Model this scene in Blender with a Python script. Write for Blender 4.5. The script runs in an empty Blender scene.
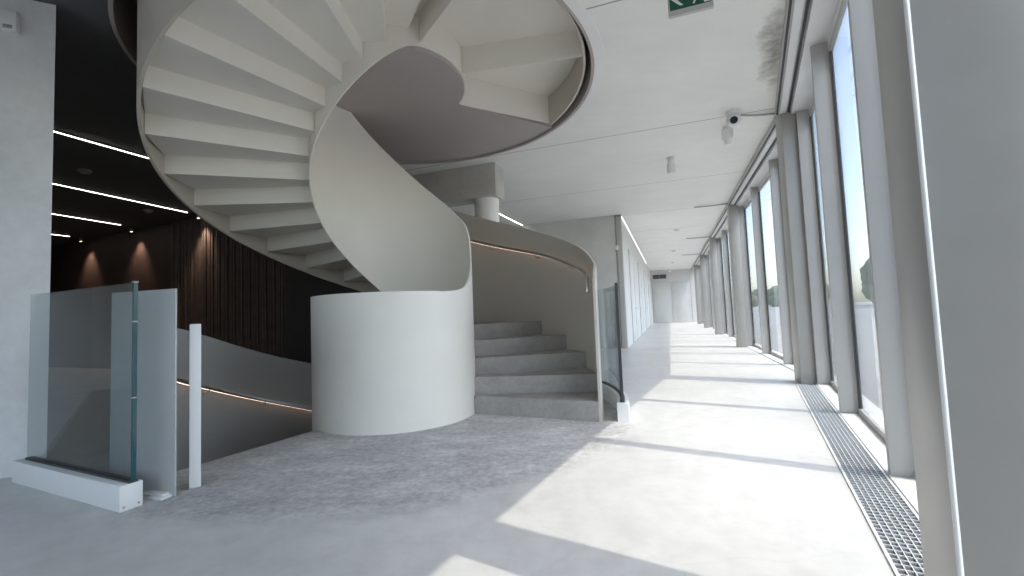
import bpy, bmesh, math, random
from mathutils import Matrix, Vector
R = math.radians
random.seed(7)
SC = bpy.context.scene
COL = SC.collection

# ------------------------------------------------------------------ camera, sky, sun, exposure
F_PX, PITCH, ROLL = 442.25, 0.0583, 0.0396
cam_data = bpy.data.cameras.new('camera')
cam = bpy.data.objects.new('camera', cam_data)
COL.objects.link(cam)
cam_data.sensor_width = 36.0
cam_data.lens = 36.0 * F_PX / 1024.0
cam_data.clip_start = 0.05
cam_data.clip_end = 500
_R, _U, _F = Vector((1, 0, 0)), Vector((0, -math.sin(PITCH), math.cos(PITCH))), Vector((0, math.cos(PITCH), math.sin(PITCH)))
_c, _s = math.cos(ROLL), math.sin(ROLL)
_r, _u = _c * _R - _s * _U, _c * _U + _s * _R
m = Matrix((( _r.x, _u.x, -_F.x, 0), (_r.y, _u.y, -_F.y, 0), (_r.z, _u.z, -_F.z, 1.0), (0, 0, 0, 1)))
cam.matrix_world = m
SC.camera = cam

SUN_ELEV = R(59.2)
SUN_DIR = Vector((0.845, -0.535, 0)) * math.cos(SUN_ELEV) + Vector((0, 0, math.sin(SUN_ELEV)))   # towards the sun
world = bpy.data.worlds.new('sky')
SC.world = world
world.use_nodes = True
wn = world.node_tree
wn.nodes.clear()
sky = wn.nodes.new('ShaderNodeTexSky')
sky.sky_type = 'NISHITA'
sky.sun_disc = False
sky.sun_elevation = SUN_ELEV
sky.sun_rotation = math.atan2(SUN_DIR.x, SUN_DIR.y)
sky.air_density = 1.0
sky.dust_density = 2.0
bgn = wn.nodes.new('ShaderNodeBackground')
bgn.inputs['Strength'].default_value = 0.46
wo = wn.nodes.new('ShaderNodeOutputWorld')
hs = wn.nodes.new('ShaderNodeHueSaturation')
hs.inputs['Saturation'].default_value = 0.82
wn.links.new(sky.outputs[0], hs.inputs['Color'])
wn.links.new(hs.outputs[0], bgn.inputs['Color'])
wn.links.new(bgn.outputs[0], wo.inputs['Surface'])

sun_data = bpy.data.lights.new('sun', 'SUN')
sun_data.energy = 2.3
sun_data.color = (1.0, 0.92, 0.80)
sun_data.angle = R(0.53)
sun = bpy.data.objects.new('sun', sun_data)
COL.objects.link(sun)
sun.rotation_euler = SUN_DIR.to_track_quat('Z', 'Y').to_euler()
sun.location = SUN_DIR * 40

SC.view_settings.view_transform = 'Standard'
SC.view_settings.look = 'None'
SC.view_settings.gamma = 1.0
SC.view_settings.use_curve_mapping = False
SC.view_settings.exposure = 0.50
SC.cycles.max_bounces = 16
SC.cycles.diffuse_bounces = 10
SC.cycles.glossy_bounces = 5
SC.cycles.transparent_max_bounces = 24
SC.cycles.sample_clamp_indirect = 6.0
SC.cycles.caustics_reflective = False
SC.cycles.caustics_refractive = False

# ------------------------------------------------------------------ the plan (metres; the camera stands at x=0, y=0, z=1)
CX, CY = -1.247, 4.710           # centre of the stair
RI, RO = 0.823, 2.092            # faces of the two balustrades
OX, OY, ROPEN = -1.315, 4.775, 2.25     # round opening in the ceiling
CEIL = 3.487
RISE, TH0, DTH = 0.1777, -18.76, 14.37
NSTEP = 22                       # risers; the fifth tread is a double one
FLOOR2 = RISE * NSTEP            # upper floor
PHI = 0.340                      # corridor bearing
D = Vector((math.sin(PHI), math.cos(PHI), 0)); N = Vector((math.cos(PHI), -math.sin(PHI), 0))
NA = Vector((1.35, 1.67, 0))     # a point on the front line of the near facade
ND = Vector((0.478, 0.878, 0)); NN = Vector((0.878, -0.478, 0))
FARN = 1.464                     # front line of the far facade, along N
TIN, TOUT = 0.015, 0.024           # plate thicknesses
def near(s, n, z=0): return NA + ND * s + NN * n + Vector((0, 0, z))
def far(t, n, z=0): return N * (FARN + n) + D * t + Vector((0, 0, z))
def pol(r, deg, z=0, c=None):
    x, y = c or CEN[0]
    return Vector((x + r * math.cos(R(deg)), y + r * math.sin(R(deg)), z))
CEN = [(CX, CY)]

# ------------------------------------------------------------------ materials
def new_mat(name):
    mt = bpy.data.materials.new(name); mt.use_nodes = True
    nt = mt.node_tree
    return mt, nt, nt.nodes['Principled BSDF']
def nd(nt, t, **k):
    n = nt.nodes.new(t)
    for a, b in k.items(): setattr(n, a, b)
    return n
def tex_noise(nt, scale, detail=4, rough=0.55, coord='Object', stretch=None):
    tc = nd(nt, 'ShaderNodeNewGeometry')
    mp = nd(nt, 'ShaderNodeMapping')
    nt.links.new(tc.outputs['Position'], mp.inputs['Vector'])
    if stretch: mp.inputs['Scale'].default_value = stretch
    n = nd(nt, 'ShaderNodeTexNoise')
    n.inputs['Scale'].default_value = scale; n.inputs['Detail'].default_value = detail; n.inputs['Roughness'].default_value = rough
    nt.links.new(mp.outputs[0], n.inputs['Vector'])
    return n
def ramp(nt, src, stops):
    r = nd(nt, 'ShaderNodeValToRGB')
    e = r.color_ramp.elements
    while len(e) < len(stops): e.new(0.5)
    for i, (p, c) in enumerate(stops):
        e[i].position = p
        e[i].color = (c, c, c, 1) if isinstance(c, (int, float)) else (*c, 1)
    nt.links.new(src, r.inputs[0])
    return r
def mixc(nt, fac, a, b, mode='MIX'):
    x = nd(nt, 'ShaderNodeMix', data_type='RGBA', blend_type=mode)
    if isinstance(fac, float): x.inputs[0].default_value = fac
    else: nt.links.new(fac, x.inputs[0])
    for i, v in ((6, a), (7, b)):
        if isinstance(v, tuple): x.inputs[i].default_value = (*v, 1)
        else: nt.links.new(v, x.inputs[i])
    return x.outputs[2]
def bump(nt, bs, src, strength, dist=0.01):
    b = nd(nt, 'ShaderNodeBump')
    b.inputs['Strength'].default_value = strength; b.inputs['Distance'].default_value = dist
    nt.links.new(src, b.inputs['Height']); nt.links.new(b.outputs[0], bs.inputs['Normal'])
def paint(name, col, rough=0.5, metal=0.0, var=0.06, scale=3.0, spec=0.5):
    mt, nt, bs = new_mat(name)
    n = tex_noise(nt, scale)
    lo = tuple(c * (1 - var) for c in col); hi = tuple(min(1, c * (1 + var)) for c in col)
    r = ramp(nt, n.outputs[0], [(0.3, lo), (0.7, hi)])
    nt.links.new(r.outputs[0], bs.inputs['Base Color'])
    bs.inputs['Roughness'].default_value = rough; bs.inputs['Metallic'].default_value = metal
    bs.inputs['Specular IOR Level'].default_value = spec
    return mt
def emit(name, col, strength):
    mt, nt, bs = new_mat(name)
    bs.inputs['Base Color'].default_value = (*col, 1)
    bs.inputs['Emission Color'].default_value = (*col, 1); bs.inputs['Emission Strength'].default_value = strength
    return mt
def glass(name, tint, gloss_max=0.9, base=0.03):
    mt, nt, bs = new_mat(name); nt.nodes.remove(bs)
    out = nt.nodes['Material Output']
    tr = nd(nt, 'ShaderNodeBsdfTransparent'); tr.inputs[0].default_value = (*tint, 1)
    gl = nd(nt, 'ShaderNodeBsdfGlossy'); gl.inputs['Roughness'].default_value = 0.0
    lw = nd(nt, 'ShaderNodeLayerWeight'); lw.inputs['Blend'].default_value = 0.5
    pw = nd(nt, 'ShaderNodeMath', operation='POWER'); pw.inputs[1].default_value = 5.0; nt.links.new(lw.outputs['Facing'], pw.inputs[0])
    fr = nd(nt, 'ShaderNodeMath', operation='MULTIPLY_ADD'); fr.inputs[1].default_value = gloss_max - base; fr.inputs[2].default_value = base; nt.links.new(pw.outputs[0], fr.inputs[0])
    mx = nd(nt, 'ShaderNodeMixShader')
    nt.links.new(fr.outputs[0], mx.inputs[0]); nt.links.new(tr.outputs[0], mx.inputs[1]); nt.links.new(gl.outputs[0], mx.inputs[2])
    nt.links.new(mx.outputs[0], out.inputs['Surface'])
    return mt

def floor_mat():
    mt, nt, bs = new_mat('polished_concrete')
    g = nd(nt, 'ShaderNodeNewGeometry')
    n1 = tex_noise(nt, 0.9, 6, 0.6); n2 = tex_noise(nt, 7, 6, 0.65); n3 = tex_noise(nt, 2.3, 8, 0.72, stretch=(1, 1.6, 1))
    smooth = mixc(nt, 0.35, ramp(nt, n1.outputs[0], [(0.3, (0.50, 0.495, 0.48)), (0.7, (0.66, 0.65, 0.625))]).outputs[0],
                  ramp(nt, n2.outputs[0], [(0.35, (0.50, 0.49, 0.465)), (0.6, (0.68, 0.672, 0.65))]).outputs[0])
    n4 = tex_noise(nt, 22, 4, 0.7)
    rough = mixc(nt, 0.5, ramp(nt, n3.outputs[0], [(0.36, (0.30, 0.29, 0.28)), (0.5, (0.46, 0.45, 0.435)), (0.63, (0.68, 0.67, 0.65))]).outputs[0],
                 ramp(nt, n4.outputs[0], [(0.36, (0.30, 0.293, 0.285)), (0.64, (0.64, 0.63, 0.61))]).outputs[0])
    # unfinished rough screed in a disc round the foot of the stair
    sub = nd(nt, 'ShaderNodeVectorMath', operation='SUBTRACT'); sub.inputs[1].default_value = (CX, CY, 0)
    nt.links.new(g.outputs['Position'], sub.inputs[0])
    ln = nd(nt, 'ShaderNodeVectorMath', operation='LENGTH'); nt.links.new(sub.outputs[0], ln.inputs[0])
    ad = nd(nt, 'ShaderNodeMath', operation='MULTIPLY_ADD'); nt.links.new(n1.outputs[0], ad.inputs[0]); ad.inputs[1].default_value = 0.5
    nt.links.new(ln.outputs['Value'], ad.inputs[2])
    fac = ramp(nt, ad.outputs[0], [(0.0, 1.0), (1.0, 0.0)])
    mr = nd(nt, 'ShaderNodeMapRange'); mr.inputs['From Min'].default_value = 2.56; mr.inputs['From Max'].default_value = 2.76
    mr.inputs['To Min'].default_value = 1; mr.inputs['To Max'].default_value = 0
    nt.links.new(ad.outputs[0], mr.inputs['Value'])
    nt.nodes.remove(fac)
    c = mixc(nt, mr.outputs[0], smooth, rough)
    # fine cracks
    v = nd(nt, 'ShaderNodeTexVoronoi', feature='DISTANCE_TO_EDGE'); v.inputs['Scale'].default_value = 0.42
    w = nd(nt, 'ShaderNodeMix', data_type='VECTOR'); w.inputs[0].default_value = 0.12
    nt.links.new(g.outputs['Position'], w.inputs[4]); nt.links.new(n3.outputs['Color'], w.inputs[5]); nt.links.new(w.outputs[1], v.inputs['Vector'])
    cr = ramp(nt, v.outputs['Distance'], [(0.0, 0.95), (0.003, 1.0)])
    c = mixc(nt, 1.0, c, cr.outputs[0], 'MULTIPLY')
    nt.links.new(c, bs.inputs['Base Color'])
    rr = nd(nt, 'ShaderNodeMix', data_type='FLOAT'); nt.links.new(mr.outputs[0], rr.inputs[0])
    rr.inputs[2].default_value = 0.36; rr.inputs[3].default_value = 0.75
    nt.links.new(rr.outputs[0], bs.inputs['Roughness'])
    bump(nt, bs, n2.outputs[0], 0.12, 0.01)
    return mt
def ceiling_mat():
    mt, nt, bs = new_mat('painted_concrete_ceiling')
    g = nd(nt, 'ShaderNodeNewGeometry')
    n1 = tex_noise(nt, 1.1, 5, 0.6); n2 = tex_noise(nt, 9, 3, 0.5, stretch=(0.3, 1, 1))
    c = mixc(nt, 0.3, ramp(nt, n1.outputs[0], [(0.3, (0.76, 0.745, 0.71)), (0.7, (0.84, 0.825, 0.785))]).outputs[0],
             ramp(nt, n2.outputs[0], [(0.3, (0.76, 0.745, 0.71)), (0.7, (0.84, 0.825, 0.785))]).outputs[0])
    # slab joints every 2.8 m across the corridor
    dt = nd(nt, 'ShaderNodeVectorMath', operation='DOT_PRODUCT'); dt.inputs[1].default_value = D
    nt.links.new(g.outputs['Position'], dt.inputs[0])
    a = nd(nt, 'ShaderNodeMath', operation='ADD'); a.inputs[1].default_value = 30 * 2.8 - 6.34; nt.links.new(dt.outputs['Value'], a.inputs[0])
    mo = nd(nt, 'ShaderNodeMath', operation='MODULO'); mo.inputs[1].default_value = 2.8; nt.links.new(a.outputs[0], mo.inputs[0])
    j = ramp(nt, mo.outputs[0], [(0.0, 0.45), (0.016, 0.45), (0.017, 1.0)])
    c = mixc(nt, 1.0, c, j.outputs[0], 'MULTIPLY')
    # water stain beside the facade
    sb = nd(nt, 'ShaderNodeVectorMath', operation='SUBTRACT'); sb.inputs[1].default_value = (2.70, 4.28, CEIL)
    nt.links.new(g.outputs['Position'], sb.inputs[0])
    mp = nd(nt, 'ShaderNodeMapping'); mp.vector_type = 'TEXTURE'; mp.inputs['Rotation'].default_value = (0, 0, -R(28.6)); mp.inputs['Scale'].default_value = (0.16, 0.95, 1)
    nt.links.new(sb.outputs[0], mp.inputs['Vector'])
    ln = nd(nt, 'ShaderNodeVectorMath', operation='LENGTH'); nt.links.new(mp.outputs[0], ln.inputs[0])
    n3 = tex_noise(nt, 4, 6, 0.7)
    ad = nd(nt, 'ShaderNodeMath', operation='MULTIPLY_ADD'); nt.links.new(n3.outputs[0], ad.inputs[0]); ad.inputs[1].default_value = 2.2
    nt.links.new(ln.outputs['Value'], ad.inputs[2])
    st = ramp(nt, ad.outputs[0], [(0.0, (0.42, 0.40, 0.37)), (1.0, (1, 1, 1))])
    mr = nd(nt, 'ShaderNodeMapRange'); mr.inputs['From Min'].default_value = 1.25; mr.inputs['From Max'].default_value = 2.0
    nt.links.new(ad.outputs[0], mr.inputs['Value']); nt.links.new(mr.outputs[0], st.inputs[0])
    c = mixc(nt, 1.0, c, st.outputs[0], 'MULTIPLY')
    nt.links.new(c, bs.inputs['Base Color']); bs.inputs['Roughness'].default_value = 0.7
    return mt
def concrete(name, lo, hi, scale=2.0, rough=0.75):
    mt, nt, bs = new_mat(name)
    n1 = tex_noise(nt, scale, 7, 0.65); n2 = tex_noise(nt, scale * 9, 4, 0.6)
    c = mixc(nt, 0.35, ramp(nt, n1.outputs[0], [(0.3, lo), (0.7, hi)]).outputs[0], ramp(nt, n2.outputs[0], [(0.3, lo), (0.7, hi)]).outputs[0])
    nt.links.new(c, bs.inputs['Base Color']); bs.inputs['Roughness'].default_value = rough
    bump(nt, bs, n2.outputs[0], 0.15, 0.008)
    return mt

M = dict(
    floor=floor_mat(), ceiling=ceiling_mat(),
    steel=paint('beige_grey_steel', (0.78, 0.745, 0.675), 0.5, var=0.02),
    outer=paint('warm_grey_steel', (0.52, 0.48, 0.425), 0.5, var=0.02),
    cool=paint('cool_grey_steel', (0.45, 0.45, 0.445), 0.5, var=0.02),
    rail=paint('brushed_steel', (0.55, 0.55, 0.55), 0.3, 1.0),
    tread=concrete('tread_concrete', (0.27, 0.255, 0.235), (0.44, 0.42, 0.39), 3.0),
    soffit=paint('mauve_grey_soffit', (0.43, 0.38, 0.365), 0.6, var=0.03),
    edge=paint('slab_edge_grey', (0.40, 0.39, 0.37), 0.7),
    white=paint('white_paint', (0.74, 0.74, 0.73), 0.5, var=0.02),
    ringw=paint('white_plaster', (0.80, 0.79, 0.77), 0.7, var=0.02),
    wallw=paint('white_wall', (0.80, 0.795, 0.78), 0.6, var=0.03),
    corr=paint('corridor_white', (0.62, 0.615, 0.60), 0.6, var=0.03),
    wallg=paint('grey_wall', (0.62, 0.615, 0.59), 0.6, var=0.05),
    conc=concrete('wall_concrete', (0.56, 0.555, 0.54), (0.72, 0.715, 0.70), 1.6),
    beam=concrete('beam_concrete', (0.42, 0.405, 0.38), (0.56, 0.54, 0.50), 2.0),
    colm=paint('grey_column_paint', (0.35, 0.34, 0.315), 0.35, var=0.04),
    fin=paint('grey_aluminium', (0.46, 0.45, 0.43), 0.4, var=0.03),
    darkfr=paint('dark_gasket', (0.035, 0.037, 0.04), 0.5),
    black=paint('black_ceiling', (0.10, 0.10, 0.105), 0.8),
    brown=paint('dark_brown_panel', (0.11, 0.075, 0.065), 0.6, var=0.12),
    slat=paint('dark_slats', (0.17, 0.135, 0.125), 0.55, var=0.15, scale=6),
    panel=paint('dark_grey_panel', (0.075, 0.07, 0.075), 0.6),
    glint=paint('painted_highlight', (0.85, 0.84, 0.82), 0.3),
    grate=paint('galvanised_grate', (0.68, 0.69, 0.69), 0.45, 0.1),
    pit=paint('dark_channel', (0.08, 0.082, 0.082), 0.8),
    glassw=glass('window_glass', (0.92, 0.94, 0.945)),
    glassg=glass('guard_glass', (0.82, 0.85, 0.855), base=0.05),
    gedge=paint('teal_glass_edge', (0.02, 0.075, 0.085), 0.15),
    green=paint('exit_green', (0.0, 0.09, 0.05), 0.4),
    grey=paint('mid_grey_plastic', (0.33, 0.33, 0.33), 0.5),
    lens=paint('black_lens', (0.01, 0.01, 0.01), 0.1),
    led=emit('led_diffuser', (1.0, 0.95, 0.88), 7.0),
    ledwarm=emit('warm_led', (1.0, 0.72, 0.55), 1.7),
    lamp=emit('spot_lens', (1.0, 0.8, 0.65), 6.0),
    ground=concrete('asphalt', (0.24, 0.24, 0.23), (0.34, 0.34, 0.325), 0.6),
    leaf=paint('tree_leaves', (0.10, 0.14, 0.08), 0.8, var=0.4, scale=1.5),
    bark=paint('bark', (0.12, 0.09, 0.07), 0.9),
)

# ------------------------------------------------------------------ mesh helpers
def finish(name, bm, mat, parent=None, sharp=30.0):
    bmesh.ops.recalc_face_normals(bm, faces=bm.faces)
    for f in bm.faces: f.smooth = True
    for e in bm.edges:
        if len(e.link_faces) != 2 or e.calc_face_angle(0) > R(sharp): e.smooth = False
    me = bpy.data.meshes.new(name)
    bm.to_mesh(me); bm.free()
    for mm in (mat if isinstance(mat, (list, tuple)) else [mat]): me.materials.append(mm)
    o = bpy.data.objects.new(name, me)
    COL.objects.link(o)
    if parent: o.parent = parent; o.matrix_parent_inverse = parent.matrix_basis.inverted()
    return o
def tag(o, label=None, cat=None, group=None, kind=None):
    if label: o['label'] = label
    if cat: o['category'] = cat
    if group: o['group'] = group
    if kind: o['kind'] = kind
    return o
def struct(o, label, cat): return tag(o, label, cat, None, 'structure')
def empty(name, loc, label, cat, group=None, kind=None):
    o = bpy.data.objects.new(name, None); COL.objects.link(o); o.location = loc; o.empty_display_size = 0.1
    return tag(o, label, cat, group, kind)
def prism(bm, pts, z0, z1, bevel=0.0, mi=0):
    """vertical prism over a plan polygon"""
    b = bmesh.new()
    lo = [b.verts.new((p[0], p[1], z0)) for p in pts]; hi = [b.verts.new((p[0], p[1], z1)) for p in pts]
    n = len(pts)
    b.faces.new(lo[::-1]); b.faces.new(hi)
    for i in range(n): b.faces.new((lo[i], lo[(i + 1) % n], hi[(i + 1) % n], hi[i]))
    bmesh.ops.recalc_face_normals(b, faces=b.faces)
    if bevel: bmesh.ops.bevel(b, geom=b.edges[:], offset=bevel, segments=2, affect='EDGES', profile=0.5)
    for f in b.faces: f.material_index = mi
    join(bm, b)
def join(bm, b):
    t = bpy.data.meshes.new('t'); b.to_mesh(t); b.free(); bm.from_mesh(t); bpy.data.meshes.remove(t)
def rect(o, u, v, a0, a1, b0, b1):
    return [o + u * a + v * b for a, b in ((a0, b0), (a1, b0), (a1, b1), (a0, b1))]
def box(bm, o, u, v, a0, a1, b0, b1, z0, z1, bevel=0.0, mi=0): prism(bm, rect(o, u, v, a0, a1, b0, b1), z0, z1, bevel, mi)
def cyl(bm, p0, p1, r, seg=24, r2=None):
    p0, p1 = Vector(p0), Vector(p1); ax = (p1 - p0).normalized()
    q = Vector((0, 0, 1)).rotation_difference(ax).to_matrix()
    r2 = r if r2 is None else r2
    a = [bm.verts.new(p0 + q @ Vector((r * math.cos(2 * math.pi * i / seg), r * math.sin(2 * math.pi * i / seg), 0))) for i in range(seg)]
    b = [bm.verts.new(p1 + q @ Vector((r2 * math.cos(2 * math.pi * i / seg), r2 * math.sin(2 * math.pi * i / seg), 0))) for i in range(seg)]
    bm.faces.new(a[::-1]); bm.faces.new(b)
    for i in range(seg): bm.faces.new((a[i], a[(i + 1) % seg], b[(i + 1) % seg], b[i]))
def tube(bm, pts, r, seg=10):
    rings = []
    for i, p in enumerate(pts):
        t = (pts[min(i + 1, len(pts) - 1)] - pts[max(i - 1, 0)]).normalized()
        x = t.cross(Vector((0, 0, 1)))
        x = x.normalized() if x.length > 1e-4 else Vector((1, 0, 0))
        y = x.cross(t)
        rings.append([bm.verts.new(p + x * r * math.cos(2 * math.pi * k / seg) + y * r * math.sin(2 * math.pi * k / seg)) for k in range(seg)])
    for a, b in zip(rings, rings[1:]):
        for k in range(seg): bm.faces.new((a[k], a[(k + 1) % seg], b[(k + 1) % seg], b[k]))
    bm.faces.new(rings[0][::-1]); bm.faces.new(rings[-1])
def sphere(bm, c, r, sc=(1, 1, 1), seg=20):
    g = bmesh.ops.create_uvsphere(bm, u_segments=seg, v_segments=seg // 2, radius=r)
    for v in g['verts']: v.co = Vector((v.co.x * sc[0], v.co.y * sc[1], v.co.z * sc[2])) + Vector(c)
def frange(a, b, step):
    n = max(1, int(round((b - a) / step)))
    return [a + (b - a) * i / n for i in range(n + 1)]
def curve(pts):
    """monotone cubic through (x, y) points"""
    xs = [p[0] for p in pts]; ys = [p[1] for p in pts]
    d = [(ys[i + 1] - ys[i]) / (xs[i + 1] - xs[i]) for i in range(len(xs) - 1)]
    t = [d[0]] + [0 if d[i - 1] * d[i] <= 0 else 2 * d[i - 1] * d[i] / (d[i - 1] + d[i]) for i in range(1, len(d))] + [d[-1]]
    def f(x):
        if x <= xs[0]: return ys[0]
        if x >= xs[-1]: return ys[-1]
        i = max(k for k in range(len(xs) - 1) if xs[k] <= x)
        h = xs[i + 1] - xs[i]; s = (x - xs[i]) / h
        return ((1 + 2 * s) * (1 - s) ** 2 * ys[i] + s * (1 - s) ** 2 * h * t[i] + s * s * (3 - 2 * s) * ys[i + 1] + s * s * (s - 1) * h * t[i + 1])
    return f
def ribbon(bm, degs, zb, zt, r0, r1, cap0=True, cap1=True):
    """curved upright plate between radii r0 < r1"""
    prev = None
    for i, a in enumerate(degs):
        b, t = zb(a), zt(a)
        q = [bm.verts.new(pol(r, a, z)) for r, z in ((r0, b), (r1, b), (r1, t), (r0, t))]
        if prev:
            for k in range(4): bm.faces.new((prev[k], prev[(k + 1) % 4], q[(k + 1) % 4], q[k]))
        elif cap0: bm.faces.new(q)
        prev = q
    if cap1: bm.faces.new(prev[::-1])
def sector(bm, r0, r1, a0, a1, z0, z1, step=2.0, bevel=0.0):
    ribbon(bm, frange(a0, a1, step), lambda a: z0, lambda a: z1, r0, r1)

# ------------------------------------------------------------------ floor and ceilings
def fan(r, z, x0, x1, y0, y1, CX=CX, CY=CY):
    """flat sheet with a round hole, out to a rectangle"""
    bm = bmesh.new()
    angs = [math.radians(a) for a in range(0, 360, 3)]
    angs += [math.atan2(y - CY, x - CX) % (2 * math.pi) for x in (x0, x1) for y in (y0, y1)]
    angs = sorted(angs)
    inn, out = [], []
    for a in angs:
        c, s = math.cos(a), math.sin(a)
        k = min(((x1 - CX) / c if c > 1e-9 else 1e9), ((x0 - CX) / c if c < -1e-9 else 1e9), ((y1 - CY) / s if s > 1e-9 else 1e9), ((y0 - CY) / s if s < -1e-9 else 1e9))
        inn.append(bm.verts.new((CX + r * c, CY + r * s, z))); out.append(bm.verts.new((CX + k * c, CY + k * s, z)))
    n = len(angs)
    for i in range(n): bm.faces.new((inn[i], out[i], out[(i + 1) % n], inn[(i + 1) % n]))
    return bm
def clip(bm, co, no):
    bmesh.ops.bisect_plane(bm, geom=bm.verts[:] + bm.edges[:] + bm.faces[:], plane_co=co, plane_no=no, clear_outer=True)
def slab(bm, h):
    g = bmesh.ops.extrude_face_region(bm, geom=bm.faces[:])
    for v in g['geom']:
        if isinstance(v, bmesh.types.BMVert): v.co.z += h
bm = fan(RO + 0.06, 0, -15, 22, -2.42, 36)
clip(bm, near(0, 0.46), NN); clip(bm, far(0, 0.46), N)
# the part of the ring that is floor, from the head of the descending flight round to the first riser and under it
k = 60
ra = [bm.verts.new(pol(RI - 0.03, 221 + (470 - 221) * i / k)) for i in range(k + 1)]
rb = [bm.verts.new(pol(RO + 0.06, 235 + (450 - 235) * i / k)) for i in range(k + 1)]
for i in range(k): bm.faces.new((ra[i], rb[i], rb[i + 1], ra[i + 1]))
slab(bm, -0.25)
struct(finish('floor', bm, M['floor']), 'pale polished concrete floor with rough grey screed round the stair foot', 'floor')

SPLIT_P, SPLIT_N = Vector((-2.45, 0, 0)), Vector((-1, -0.13, 0)).normalized()
bm = fan(ROPEN + 0.028, CEIL, -15, 22, -2.42, 36, OX, OY)
clip(bm, near(0, 0.42), NN); clip(bm, far(0, 0.42), N); clip(bm, SPLIT_P, SPLIT_N); slab(bm, 0.5)
struct(finish('ceiling', bm, M['ceiling']), 'white painted concrete ceiling with slab joints and a grey water stain', 'ceiling')
bm = fan(ROPEN + 0.028, CEIL, -15, 22, -2.42, 36, OX, OY)
clip(bm, SPLIT_P, -SPLIT_N); slab(bm, 0.5)
struct(finish('ceiling_left', bm, M['black']), 'black ceiling of the dark zone left of the spiral stair', 'ceiling')
CEN[0] = (OX, OY)
bm = bmesh.new(); sector(bm, ROPEN, ROPEN + 0.03, 0, 360, CEIL - 0.004, CEIL + 0.5)
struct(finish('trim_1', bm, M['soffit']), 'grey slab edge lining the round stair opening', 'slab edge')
bm = bmesh.new(); sector(bm, ROPEN, ROPEN + 0.05, 115, 385, CEIL + 0.5, CEIL + 1.75)
struct(finish('trim_15', bm, M['edge']), 'grey solid guard of the upper floor round the stair opening', 'guard')
bm = bmesh.new(); sector(bm, ROPEN + 0.03, ROPEN + 0.13, -95, 48, CEIL - 0.010, CEIL + 0.02)
struct(finish('trim_2', bm, M['ringw']), 'white plaster ring round the ceiling opening', 'ceiling ring')
CEN[0] = (CX, CY)
# soffit of the upper floor where it closes the opening: the well of the stair and the sector behind it
ZS = CEIL + 0.03
bm = bmesh.new()
k = 120
c0 = bm.verts.new((CX, CY, ZS)); ring = []
for i in range(k):
    a = 3.0 * i
    ring.append(bm.verts.new(pol(RI - TIN - 0.003, a, ZS)))
for i in range(k): bm.faces.new((c0, ring[i], ring[(i + 1) % k]))
outer = []
for i in range(0, 40):
    a = 30 + 3.0 * i
    outer.append((ring[int(a // 3) % k], bm.verts.new(pol(ROPEN, a, ZS, (OX, OY))), a))
for (p, q, a), (p2, q2, a2) in zip(outer, outer[1:]):
    if a2 <= 138: bm.faces.new((p, q, q2, p2))
sol = [bm.verts.new(pol(RI + 0.004, a, ZS)) for a in range(138, 149, 3)]
qs = [o[1] for o in outer if 138 <= o[2] < 149]
for i in range(len(sol) - 1): bm.faces.new((sol[i], qs[i], qs[i + 1], sol[i + 1]))
for q in [o[1] for o in outer if o[2] >= 149]: bm.verts.remove(q)
slab(bm, 0.3)
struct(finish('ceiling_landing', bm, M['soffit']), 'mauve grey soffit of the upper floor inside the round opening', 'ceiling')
UP = [Vector((-9, -2.9, 0)), near(-4.9, 0.4), near(4.42, 0.4), far(11.5, 0.4), Vector((-9, 12, 0))]
bm = bmesh.new(); prism(bm, UP, 6.6, 6.8)
struct(finish('ceiling_upper', bm, M['wallw']), 'ceiling of the storey above, unseen past the stair', 'ceiling')
for k, nm in enumerate(('front', 'right', 'facade', 'back', 'left')):
    a, b = UP[k], UP[(k + 1) % 5]; u = (b - a).normalized(); v = Vector((-u.y, u.x, 0))
    bm = bmesh.new(); box(bm, a, u, v, 0, (b - a).length, 0, 0.15, CEIL + 0.5, 6.6)
    struct(finish('wall_upper_' + nm, bm, M['wallw']), 'white wall of the storey above on its %s side' % nm, 'wall')

# ------------------------------------------------------------------ ascending staircase
NCAP = 4.087
def nose(a):
    """pitch line of the flight, easing to level at the landing"""
    x = RISE * (a - TH0) / DTH + RISE
    k = 0.05
    return -k * math.log(math.exp(-x / k) + math.exp(-NCAP / k)) if x > 3.3 else x
def follow(pts):
    f = curve(pts)
    return lambda a: nose(a) + f(a)
stair = empty('spiral_staircase', pol(0, 0, 0), 'beige grey steel spiral staircase curling up through the round ceiling opening', 'staircase')
LAND0, LAND1 = TH0 + DTH * 22, 389.5
t1 = curve([(-46, 1.235), (-34, 1.245), (-24, 1.27), (-13, 1.355), (-4, 1.47), (5, 1.65), (14, 1.86), (26, 2.05), (40, nose(40) + 1.29), (55, nose(55) + 1.285)])
t2 = follow([(55, 1.285), (70, 1.28), (110, 1.33), (150, 1.38), (200, 1.35), (300, 1.15), (390, 1.1)])
tin = lambda a: t1(a) if a < 55 else t2(a)
bin_ = follow([(110, -0.52), (150, -0.50), (270, -0.49), (300, -0.52), (345, -0.535), (390, -0.58)])
bm = bmesh.new()
ribbon(bm, frange(-46, 110, 1.5), lambda a: -2.2, tin, RI - TIN, RI, False, False)
ribbon(bm, frange(110, LAND1, 1.5), bin_, tin, RI - TIN, RI, False, True)
ribbon(bm, frange(110, 314, 1.5), lambda a: -2.2, lambda a: 1.24, RI - TIN, RI, False, False)
finish('inner_balustrade', bm, M['steel'], stair)
t3 = curve([(-18.2, 1.22), (-17.4, 1.31), (-15.5, 1.385), (-12, 1.44), (-4, 1.52), (10, nose(10) + 1.19), (25, nose(25) + 1.205)])
t4 = follow([(25, 1.205), (40, 1.22), (100, 1.24), (300, 1.1), (390, 1.1)])
tout = lambda a: t3(a) if a < 25 else t4(a)
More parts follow.
